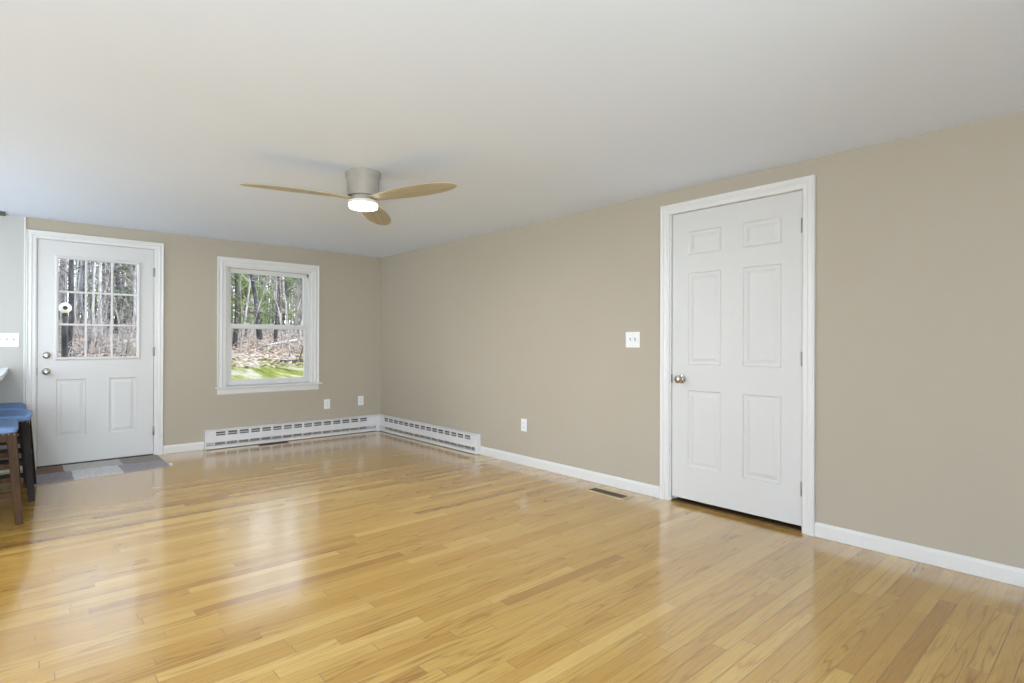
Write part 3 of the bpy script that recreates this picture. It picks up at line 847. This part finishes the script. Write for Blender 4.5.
# ------------------------------------------------------------------ door mat
r = empty('door_mat', (.585, 6.360, 0)); tag(r, 'grey and taupe patchwork mat lying in front of the glazed door', 'door mat')
mb = MB(); n = 24; rings = []
for i in range(n+1):
    t = i/n
    xn, yn = .085+(1.073-.085)*t-.585, 5.925+(6.040-5.925)*t-6.360+.003*math.sin(i*1.9)
    xf, yf = .135+(1.070-.135)*t-.585, 6.697-6.360
    zt = .0070+.0010*math.sin(i*1.7)
    pts = [(xn, yn, .0008), (xf, yf, .0008), (xf, yf, zt)]
    for k in (.75, .5, .25): pts.append((xn+(xf-xn)*k, yn+(yf-yn)*k, zt+.0008*math.cos(i*2.1+k*9)))
    pts.append((xn, yn, zt)); rings.append(pts)
mb.loft(rings); mb.build('mat_body', M['rug'], r)
mb = MB(); mb.loft([[(.489, -.30, .001), (.520, -.28, .001), (.508, -.23, .001), (.489, -.25, .001)], [(.489, -.30, .010), (.516, -.28, .013), (.504, -.235, .012), (.489, -.25, .010)]]); mb.build('corner_tab', M['plastic'], r)['label'] = 'small white corner tab'

# ================================================================== OUTDOORS
def gh(x, y):
    pts = [(-200, -.35), (7, -.35), (12, .32), (18, .60), (30, 1.45), (45, 2.2), (80, 3.8), (120, 5), (200, 7)]
    h = pts[-1][1]
    for (a, b), (c, d) in zip(pts[:-1], pts[1:]):
        if y <= c:
            t = max(0, (y-a)/(c-a)); h = b+(d-b)*t; break
    amp = min(1, max(0, (y-9)/10))
    return h+amp*(.14*noise.noise(Vector((x*.22, y*.22, 0)))+.05*noise.noise(Vector((x*.9, y*.9, 3)))+.02*noise.noise(Vector((x*3, y*3, 6))))
def ground_mat():
    m = bpy.data.materials.new('woodland_ground'); m.use_nodes = True
    nt = m.node_tree; p = nt.nodes['Principled BSDF']; h = NT(nt)
    g = nt.nodes.new('ShaderNodeNewGeometry'); sp = nt.nodes.new('ShaderNodeSeparateXYZ'); nt.links.new(g.outputs['Position'], sp.inputs[0])
    pos = g.outputs['Position']
    n1 = h.noise(pos, .35, 4)
    ps = h.comb(sp.outputs[0], h.math('MULTIPLY', sp.outputs[1], .16), 0.)
    n2 = h.noise(ps, 2.4, 5, .7); n3 = h.noise(ps, 8., 5, .75)
    litter = h.ramp(n3, [(.32, srgb(70, 58, 54)), (.44, srgb(138, 116, 104)), (.52, srgb(204, 188, 176)), (.60, srgb(248, 242, 238))])
    litter = h.mix(.5, litter, h.ramp(n2, [(.35, (.75, .7, .68)), (.65, (1.1, 1.08, 1.05))]), 'MULTIPLY')
    moss = h.ramp(n2, [(.30, srgb(70, 84, 46)), (.42, srgb(140, 150, 62)), (.50, srgb(178, 180, 110)), (.56, srgb(206, 202, 178)), (.70, srgb(228, 224, 214))])
    moss = h.mix(.5, moss, h.ramp(n3, [(.35, (.7, .72, .68)), (.65, (1.1, 1.1, 1.05))]), 'MULTIPLY')
    edge = h.math('MULTIPLY_ADD', n1, 9.0, 13.2)
    f = h.math('SMOOTH_MIN', 1., h.math('MAXIMUM', 0., h.math('DIVIDE', h.math('SUBTRACT', sp.outputs[1], edge), 2.2)), .1)
    nt.links.new(h.mix(f, moss, litter), p.inputs['Base Color'])
    p.inputs['Roughness'].default_value = .95; p.inputs['Specular IOR Level'].default_value = .1
    b = nt.nodes.new('ShaderNodeBump'); b.inputs['Strength'].default_value = .8; b.inputs['Distance'].default_value = .12
    nt.links.new(n3, b.inputs['Height']); nt.links.new(b.outputs['Normal'], p.inputs['Normal'])
    return m
M['ground'] = ground_mat()
mb = MB(); bm = mb.bm
ys = [YF+WT+.02, 9, 10.5, 12]+[12+.6*i for i in range(1, 40)]+[36.5+2*i for i in range(45)]
xs = [-60+2.0*i for i in range(28)]+[-4+.7*i for i in range(58)]+[37+3*i for i in range(24)]
grid = [[bm.verts.new((x, y, gh(x, y) if y > 7 else -.35)) for x in xs] for y in ys]
for a, b in zip(grid[:-1], grid[1:]):
    for i in range(len(xs)-1): bm.faces.new((a[i], a[i+1], b[i+1], b[i]))
go = mb.build('ground', M['ground'], smooth=True)
tag(go, 'mossy lawn and leaf-covered slope outside the window', 'ground', kind='structure')
# lawn on the other sides of the house
mb = MB(); mb.box(-60, 60, -40, YB-WT-.3, -.5, -.35); mb.box(-60, XL-WT-.3, YB-WT-.3, YF+WT+.02, -.5, -.35)
tag(mb.build('ground', M['ground']), 'lawn behind and beside the house', 'ground', kind='structure')

def bark(name, dark, light, scale=6.):
    m = bpy.data.materials.new(name); m.use_nodes = True
    nt = m.node_tree; p = nt.nodes['Principled BSDF']; h = NT(nt)
    tc = nt.nodes.new('ShaderNodeTexCoord'); mp = nt.nodes.new('ShaderNodeMapping'); nt.links.new(tc.outputs['Object'], mp.inputs['Vector']); mp.inputs['Scale'].default_value = (1, 1, .3)
    f = h.noise(mp.outputs[0], scale, 4, .65)
    nt.links.new(h.ramp(f, [(.35, dark), (.62, light)]), p.inputs['Base Color']); p.inputs['Roughness'].default_value = .9
    return m
M['bark_dark'] = bark('dark_bark', srgb(34, 33, 40), srgb(92, 90, 98))
M['bark_grey'] = bark('grey_bark', srgb(70, 70, 80), srgb(176, 176, 184))
M['bark_pale'] = bark('pale_bark', srgb(168, 168, 172), srgb(232, 232, 234))
M['bark_brown'] = bark('brown_bark', srgb(66, 56, 50), srgb(128, 110, 98))
M['twig'] = bark('twig_bark', srgb(70, 64, 70), srgb(216, 208, 206))
M['needle'] = mat('pine_needles', srgb(132, 158, 88), .8, spec=.2, var=.35, vscale=1.2)
M['needle_dark'] = mat('dark_needles', srgb(88, 118, 84), .8, spec=.2, var=.35, vscale=1.2)
M['rock'] = mat('grey_rock', srgb(160, 158, 156), .9, var=.25, vscale=3)
M['leaf'] = mat('dry_leaf', srgb(204, 186, 170), .9, spec=.1, var=.3, vscale=.8)

rng = random.Random(11)
def tree_mesh(height, r0, crook, nbranch, twigs, lean, seed, first=.18):
    R = random.Random(seed); mb = MB()
    n = 9; pts = []; rad = []
    px = py = 0
    for i in range(n+1):
        t = i/n
        pts.append(Vector((px+lean*t*height*.1, py, t*height-(.25 if i == 0 else 0)))); rad.append(r0*(1-.82*t)*(1.35 if i == 0 else 1))
        px += R.uniform(-crook, crook); py += R.uniform(-crook, crook)
    mb.tube(pts, rad, 7)
    for b in range(nbranch):
        t = first+(1-first)*((b+R.random())/nbranch)*.95
        k = min(n-1, int(t*n)); base = pts[k].lerp(pts[k+1], t*n-k)
        an = R.uniform(0, 2*PI); L = height*R.uniform(.10, .24)*(1.15-t*.6); up = R.uniform(.15, .9)
        d = Vector((math.cos(an), math.sin(an), up)).normalized(); rb = max(.008, r0*(1-.8*t)*R.uniform(.18, .38))
        q = [base]; dd = d.copy()
        for s_ in range(3):
            dd = (dd+Vector((R.uniform(-.3, .3), R.uniform(-.3, .3), R.uniform(-.1, .3)))).normalized(); q.append(q[-1]+dd*L/3)
        mb.tube(q, [rb, rb*.7, rb*.45, rb*.15], 4)
        for w in range(twigs):
            s0 = q[R.choice((1, 2))].lerp(q[R.choice((2, 3))], R.random()); e = Vector((R.uniform(-1, 1), R.uniform(-1, 1), R.uniform(-.2, 1))).normalized()*L*R.uniform(.25, .5)
            mid = s0+e*.5+Vector((R.uniform(-.1, .1), R.uniform(-.1, .1), R.uniform(-.05, .1)))*L*.4
            mb.tube([s0, mid, s0+e], [max(.006, rb*.35), max(.005, rb*.25), .003], 3)
    return mb
protos = {}
def proto(kind, k):
    key = (kind, k)
    if key in protos: return protos[key]
    if kind == 'dark': mb = tree_mesh(13, .085, .13, 30, 5, rng.uniform(-1, 1), 100+k)
    elif kind == 'grey': mb = tree_mesh(11, .05, .15, 32, 5, rng.uniform(-1, 1), 200+k, .12)
    elif kind == 'pale': mb = tree_mesh(11, .045, .12, 24, 4, rng.uniform(-1.5, 1.5), 300+k, .2)
    elif kind == 'sapling': mb = tree_mesh(4.0, .018, .10, 22, 4, rng.uniform(-2, 2), 400+k, .1)
    bm = mb.bm; bmesh.ops.recalc_face_normals(bm, faces=bm.faces)
    me = bpy.data.meshes.new(kind+'_tree'); bm.to_mesh(me); bm.free()
    me.materials.append(M[{'dark': 'bark_dark', 'grey': 'bark_grey', 'pale': 'bark_pale', 'sapling': 'twig'}[kind]])
    for f in me.polygons: f.use_smooth = True
    protos[key] = me
    return me
LAB = {'dark': ('bare_tree', 'tall dark-barked bare tree in the woods outside', 'tree', 'dark bare trees in the woods'),
       'grey': ('bare_tree', 'slim grey-barked bare tree in the woods outside', 'tree', 'grey bare trees in the woods'),
       'pale': ('birch_tree', 'slender pale-barked birch in the woods outside', 'tree', 'pale birches in the woods'),
       'sapling': ('sapling', 'thin twiggy leafless sapling on the leaf-covered slope', 'sapling', 'saplings on the slope')}
def put_tree(kind, x, y, s=1., seed=0, label=None):
    name, lab, cat, grp = LAB[kind]
    o = bpy.data.objects.new(name, proto(kind, seed % 5)); C.objects.link(o)
    o.location = (x, y, gh(x, y)); o.rotation_euler = (0, 0, rng.uniform(0, 2*PI)); o.scale = (s, s, s)
    if label: tag(o, label, cat)
    else: tag(o, lab, cat, grp)
    return o
def polar(b, y): return y*math.tan(math.radians(b))
# named trees the window shows in front
put_tree('dark', polar(15.1, 23), 23, .9, 0, 'dark leaning bare tree nearest the left side of the window view')
put_tree('dark', polar(17.3, 27), 27, 1.25, 1, 'thick dark bare tree in the middle of the window view')
put_tree('dark', polar(18.55, 25), 25, .8, 2, 'straight dark bare tree just right of the middle of the window view')
put_tree('pale', polar(20.4, 22), 22, .9, 3, 'pale slender birch near the right side of the window view')
put_tree('dark', polar(2.9, 19.5), 19.5, .8, 4, 'thick dark tree behind the globe lantern seen through the door glass')
placed = [(polar(15.1, 23), 23), (polar(17.3, 27), 27), (polar(18.55, 25), 25), (polar(20.4, 22), 22), (polar(2.9, 19.5), 19.5)]
def scatter(kind, n, y0, y1, b0, b1, s0, s1, md):
    c = 0; tries = 0
    while c < n and tries < 4000:
        tries += 1
        y = y0+(y1-y0)*rng.random()**.8; x = polar(rng.uniform(b0, b1), y)
        if any((x-a)**2+(y-b)**2 < md*md for a, b in placed): continue
        placed.append((x, y)); put_tree(kind, x, y, rng.uniform(s0, s1), rng.randrange(5)); c += 1
scatter('dark', 34, 26, 62, -3, 27, .8, 1.25, 1.0)
scatter('grey', 50, 22, 62, -3, 27, .8, 1.3, .8)
scatter('pale', 40, 23, 52, -3, 27, .8, 1.3, .9)
scatter('sapling', 60, 17.5, 34, -2, 26, .6, 1.3, .5)
# sparser woods either side, for a view from a step aside
scatter('dark', 10, 20, 60, -16, -3, .8, 1.2, 1.2); scatter('grey', 16, 20, 60, -16, -3, .8, 1.2, 1.2)
scatter('dark', 8, 20, 60, 27, 38, .8, 1.2, 1.2); scatter('grey', 12, 20, 60, 27, 38, .8, 1.2, 1.2)

# evergreens: trunk + needle crown
def pine(x, y, height, rad, seed, matn, label, cards=5200, base=.12):
    R = random.Random(seed); z = gh(x, y)
    root = empty('evergreen_tree', (x, y, z)); tag(root, label, 'tree')
    MB().tube([(0, 0, -.2), (.05, 0, height*.5), (0, .05, height*.96)], [.14*height/9, .09*height/9, .02], 8).build('trunk', M['bark_brown'], root, smooth=True)
    mb = MB(); bm = mb.bm; mbb = MB()
    nb = 70
    for i in range(nb):
        t = base+(1-base)*(i+R.random())/nb; an = R.uniform(0, 2*PI); L = rad*(1.05-t)**.8*R.uniform(.6, 1.1)
        p0 = Vector((0, 0, t*height)); d = Vector((math.cos(an), math.sin(an), R.uniform(-.1, .25)))
        mbb.tube([p0, p0+d*L*.5, p0+d*L+Vector((0, 0, -.1*L))], [.022, .014, .004], 4)
        for j in range(cards//nb):
            s = R.random()**.6; c = p0+d*L*s+Vector((R.gauss(0, 1), R.gauss(0, 1), R.gauss(0, .5)))*(.12+.16*s)*rad*.45
            u = Vector((R.gauss(0, 1), R.gauss(0, 1), R.gauss(0, .7))).normalized(); v = u.cross(Vector((R.gauss(0, 1), R.gauss(0, 1), R.gauss(0, 1)))).normalized()
            a, b = R.uniform(.06, .14), R.uniform(.012, .03)
            vs = [bm.verts.new(c+u*a*p+v*b*q) for p, q in ((-1, 0), (0, 1), (1, 0), (0, -1))]
            bm.faces.new(vs)
    mbb.build('branches', M['bark_brown'], root)
    me = bpy.data.meshes.new('foliage'); bm.to_mesh(me); bm.free(); me.materials.append(M[matn])
    o = bpy.data.objects.new('foliage', me); C.objects.link(o); o.parent = root
pine(polar(16.0, 30), 30, 5.2, 1.6, 1, 'needle', 'yellow-green young pine left of centre in the window view')
pine(polar(15.4, 40), 40, 11, 2.6, 2, 'needle', 'tall green pine behind the young pine in the window view')
pine(polar(18.9, 43), 43, 12, 2.6, 3, 'needle_dark', 'dark green evergreen in the middle of the window view', base=.2)
pine(polar(20.9, 36), 36, 10, 2.0, 4, 'needle', 'light green pine at the right edge of the window view', base=.3)
pine(polar(13.6, 46), 46, 13, 2.6, 5, 'needle_dark', 'dark evergreen at the left edge of the window view', base=.2)
pine(polar(7.4, 38), 38, 8, 1.7, 6, 'needle_dark', 'evergreen at the right side of the door glass view')

# distant tree line (uncountable)
R = random.Random(5); mb = MB()
for i in range(620):
    y = R.uniform(60, 92); x = polar(R.uniform(-18, 40), y); z = gh(x, y); hgt = R.uniform(9, 16); r_ = R.uniform(.07, .2); l = R.uniform(-.6, .6)
    mb.tube([(x, y, z-.3), (x+l*.5, y, z+hgt*.5), (x+l, y, z+hgt)], [r_, r_*.7, r_*.2], 4)
    for b in range(5):
        zz = z+hgt*R.uniform(.2, .9); a = R.uniform(0, 2*PI); L = R.uniform(1, 2.6)
        mb.tube([(x, y, zz), (x+math.cos(a)*L*.6, y+math.sin(a)*L*.6, zz+L*.4), (x+math.cos(a)*L, y+math.sin(a)*L, zz+L*.8)], [.05, .035, .012], 3)
tag(mb.build('distant_woods', M['bark_grey']), 'dense grey thicket of far bare trees on the hillside', 'woods', kind='stuff')
# evergreen shrubs of the far hillside
mb = MB(); bm = mb.bm
for c in range(26):
    y = R.uniform(62, 80); x = polar(R.uniform(12, 24) if c < 18 else R.uniform(4, 10), y); z = gh(x, y)
    for j in range(420):
        cc = Vector((x+R.gauss(0, 1.1), y+R.gauss(0, 1.1), z+R.uniform(.5, 9))); u = Vector((R.gauss(0, 1), R.gauss(0, 1), R.gauss(0, 1))).normalized(); v = u.orthogonal().normalized()
        a, b = R.uniform(.15, .3), R.uniform(.05, .12)
        bm.faces.new([bm.verts.new(cc+u*a*p+v*b*q) for p, q in ((-1, 0), (0, 1), (1, 0), (0, -1))])
me = bpy.data.meshes.new('distant_foliage'); bm.to_mesh(me); bm.free(); me.materials.append(M['needle'])
o = bpy.data.objects.new('distant_foliage', me); C.objects.link(o)
tag(o, 'hazy green needles of far evergreens on the hillside', 'foliage', kind='stuff')

# brush: arching bare twigs
mb = MB()
for i in range(1500):
    y = 17+ (R.random()**.9)*22; b = R.uniform(-3, 27) if R.random() < .5 else R.uniform(-3, 11); x = polar(b, y); z = gh(x, y)
    if y < 21 and b > 11: continue
    hgt = R.uniform(.2, (2.6 if R.random() < .12 else .7) if b < 11 else .5); an = R.uniform(0, 2*PI); L = R.uniform(.2, .9)
    q = [Vector((x, y, z-.05)), Vector((x+math.cos(an)*L*.3, y+math.sin(an)*L*.3, z+hgt*.6)), Vector((x+math.cos(an)*L, y+math.sin(an)*L, z+hgt*R.uniform(.7, 1.1)))]
    mb.tube(q, [.011, .009, .005], 3)
tag(mb.build('brush', M['twig']), 'tangle of low bare twigs covering the slope', 'brush', kind='stuff')
# leaf litter
mb = MB(); bm = mb.bm
for i in range(9000):
    y = 15+(R.random())*16; x = polar(R.uniform(-3, 27), y); z = gh(x, y)+.03
    if y < 18 and R.random() < .75: continue
    an = R.uniform(0, 2*PI); t = R.uniform(-.6, .6); s = R.uniform(.05, .13)
    u = Vector((math.cos(an), math.sin(an), t)).normalized()*s; v = u.cross(Vector((R.uniform(-.4, .4), R.uniform(-.4, .4), 1))).normalized()*s*.6
    c = Vector((x, y, z)); m_ = bm.verts.new(c+Vector((0, 0, s*.25)))
    a_, b_, c_, d_ = [bm.verts.new(c+w) for w in (-u, v, u, -v)]
    for f in ((a_, b_, m_), (b_, c_, m_), (c_, d_, m_), (d_, a_, m_)): bm.faces.new(f)
me = bpy.data.meshes.new('leaf_litter'); bm.to_mesh(me); bm.free(); me.materials.append(M['leaf'])
o = bpy.data.objects.new('leaf_litter', me); C.objects.link(o); tag(o, 'curled dry leaves strewn over the slope', 'leaf litter', kind='stuff')

# rocks and logs on the slope
def rock(x, y, s, seed, label):
    bm = bmesh.new(); bmesh.ops.create_icosphere(bm, subdivisions=3, radius=1)
    for v in bm.verts:
        nn = noise.noise(v.co*1.3+Vector((seed, 0, 0))); v.co *= (1+.35*nn); v.co.z *= .6
    me = bpy.data.meshes.new('rock'); bm.to_mesh(me); bm.free(); me.materials.append(M['rock'])
    o = bpy.data.objects.new('rock', me); C.objects.link(o); o.location = (x, y, gh(x, y)+s*.15); o.scale = (s, s*.8, s); tag(o, label, 'rock')
rock(polar(19.9, 19.2), 19.2, .17, 1, 'grey rock at the right side of the slope in the window view')
rock(polar(14.6, 20.0), 20.0, .14, 5, 'grey rock at the left side of the slope in the window view')
rock(polar(6.9, 20.5), 20.5, .17, 9, 'grey rock low in the right panes of the door glass')
def log(x, y, L, r_, an, lift, m, label):
    root_loc = Vector((x, y, gh(x, y))); R2 = random.Random(int(L*100)); d = Vector((math.cos(an), math.sin(an), 0)); pts = []; rad = []
    mb = MB()
    for i in range(7):
        t = i/6-.5; p = d*L*t+Vector((0, 0, r_*.8+lift*(t+.5)+R2.uniform(-.03, .03))); q = root_loc+p
        p.z = gh(q.x, q.y)-root_loc.z+r_*.7+lift*(t+.5); pts.append(p); rad.append(r_*(1-.3*(t+.5)))
    mb.tube(pts, rad, 8)
    mb.tube([pts[3], pts[3]+Vector((.1, -.1, .5))], [r_*.35, .012], 5)
    o = mb.build('fallen_log', m, smooth=True, loc=root_loc); tag(o, label, 'log')
log(polar(19.3, 23.6), 23.6, 1.5, .045, .25, .22, M['bark_pale'], 'pale fallen birch log lying on the slope in the window view')
log(polar(20.7, 17.6), 17.6, 1.2, .05, .1, .03, M['bark_dark'], 'dark fallen log at the lower right of the window view')
log(polar(6.6, 21.4), 21.4, 1.2, .04, -.4, .4, M['bark_pale'], 'pale leaning fallen log seen through the right door panes')
log(polar(4.2, 20.6), 20.6, 1.6, .04, .2, .0, M['bark_brown'], 'brown fallen log seen through the middle door panes')

# globe lantern on a short post, seen through the left door panes
lx, ly = 0.689, 14.0
r = empty('garden_lantern', (lx, ly, gh(lx, ly))); tag(r, 'round white globe lantern on a dark post outside the door', 'lantern')
zb = 1.824-gh(lx, ly)
MB().lathe([(0, -.1), (.055, -.1), (.055, zb-.36), (.035, zb-.32), (.035, zb-.17), (0, zb-.17)], 14).build('post', M['bark_dark'], r)
MB().lathe([(0, zb-.17), (.036, zb-.17), (.045, zb-.13), (.04, zb-.100), (0, zb-.098)], 16).build('fitter', M['dark'], r)
mb = MB(); mb.lathe([(max(1e-4, .105*math.sin(PI*i/14)), zb-.105*math.cos(PI*i/14)) for i in range(15)], 20); mb.build('globe', M['plastic'], r, smooth=True)
mb = MB(); mb.lathe([(0, 0), (.040, 0), (.040, .012), (0, .012)], 14, 'Y', (0, -.112, zb)); mb.build('lens', M['dark'], r)['label'] = 'dark round centre'
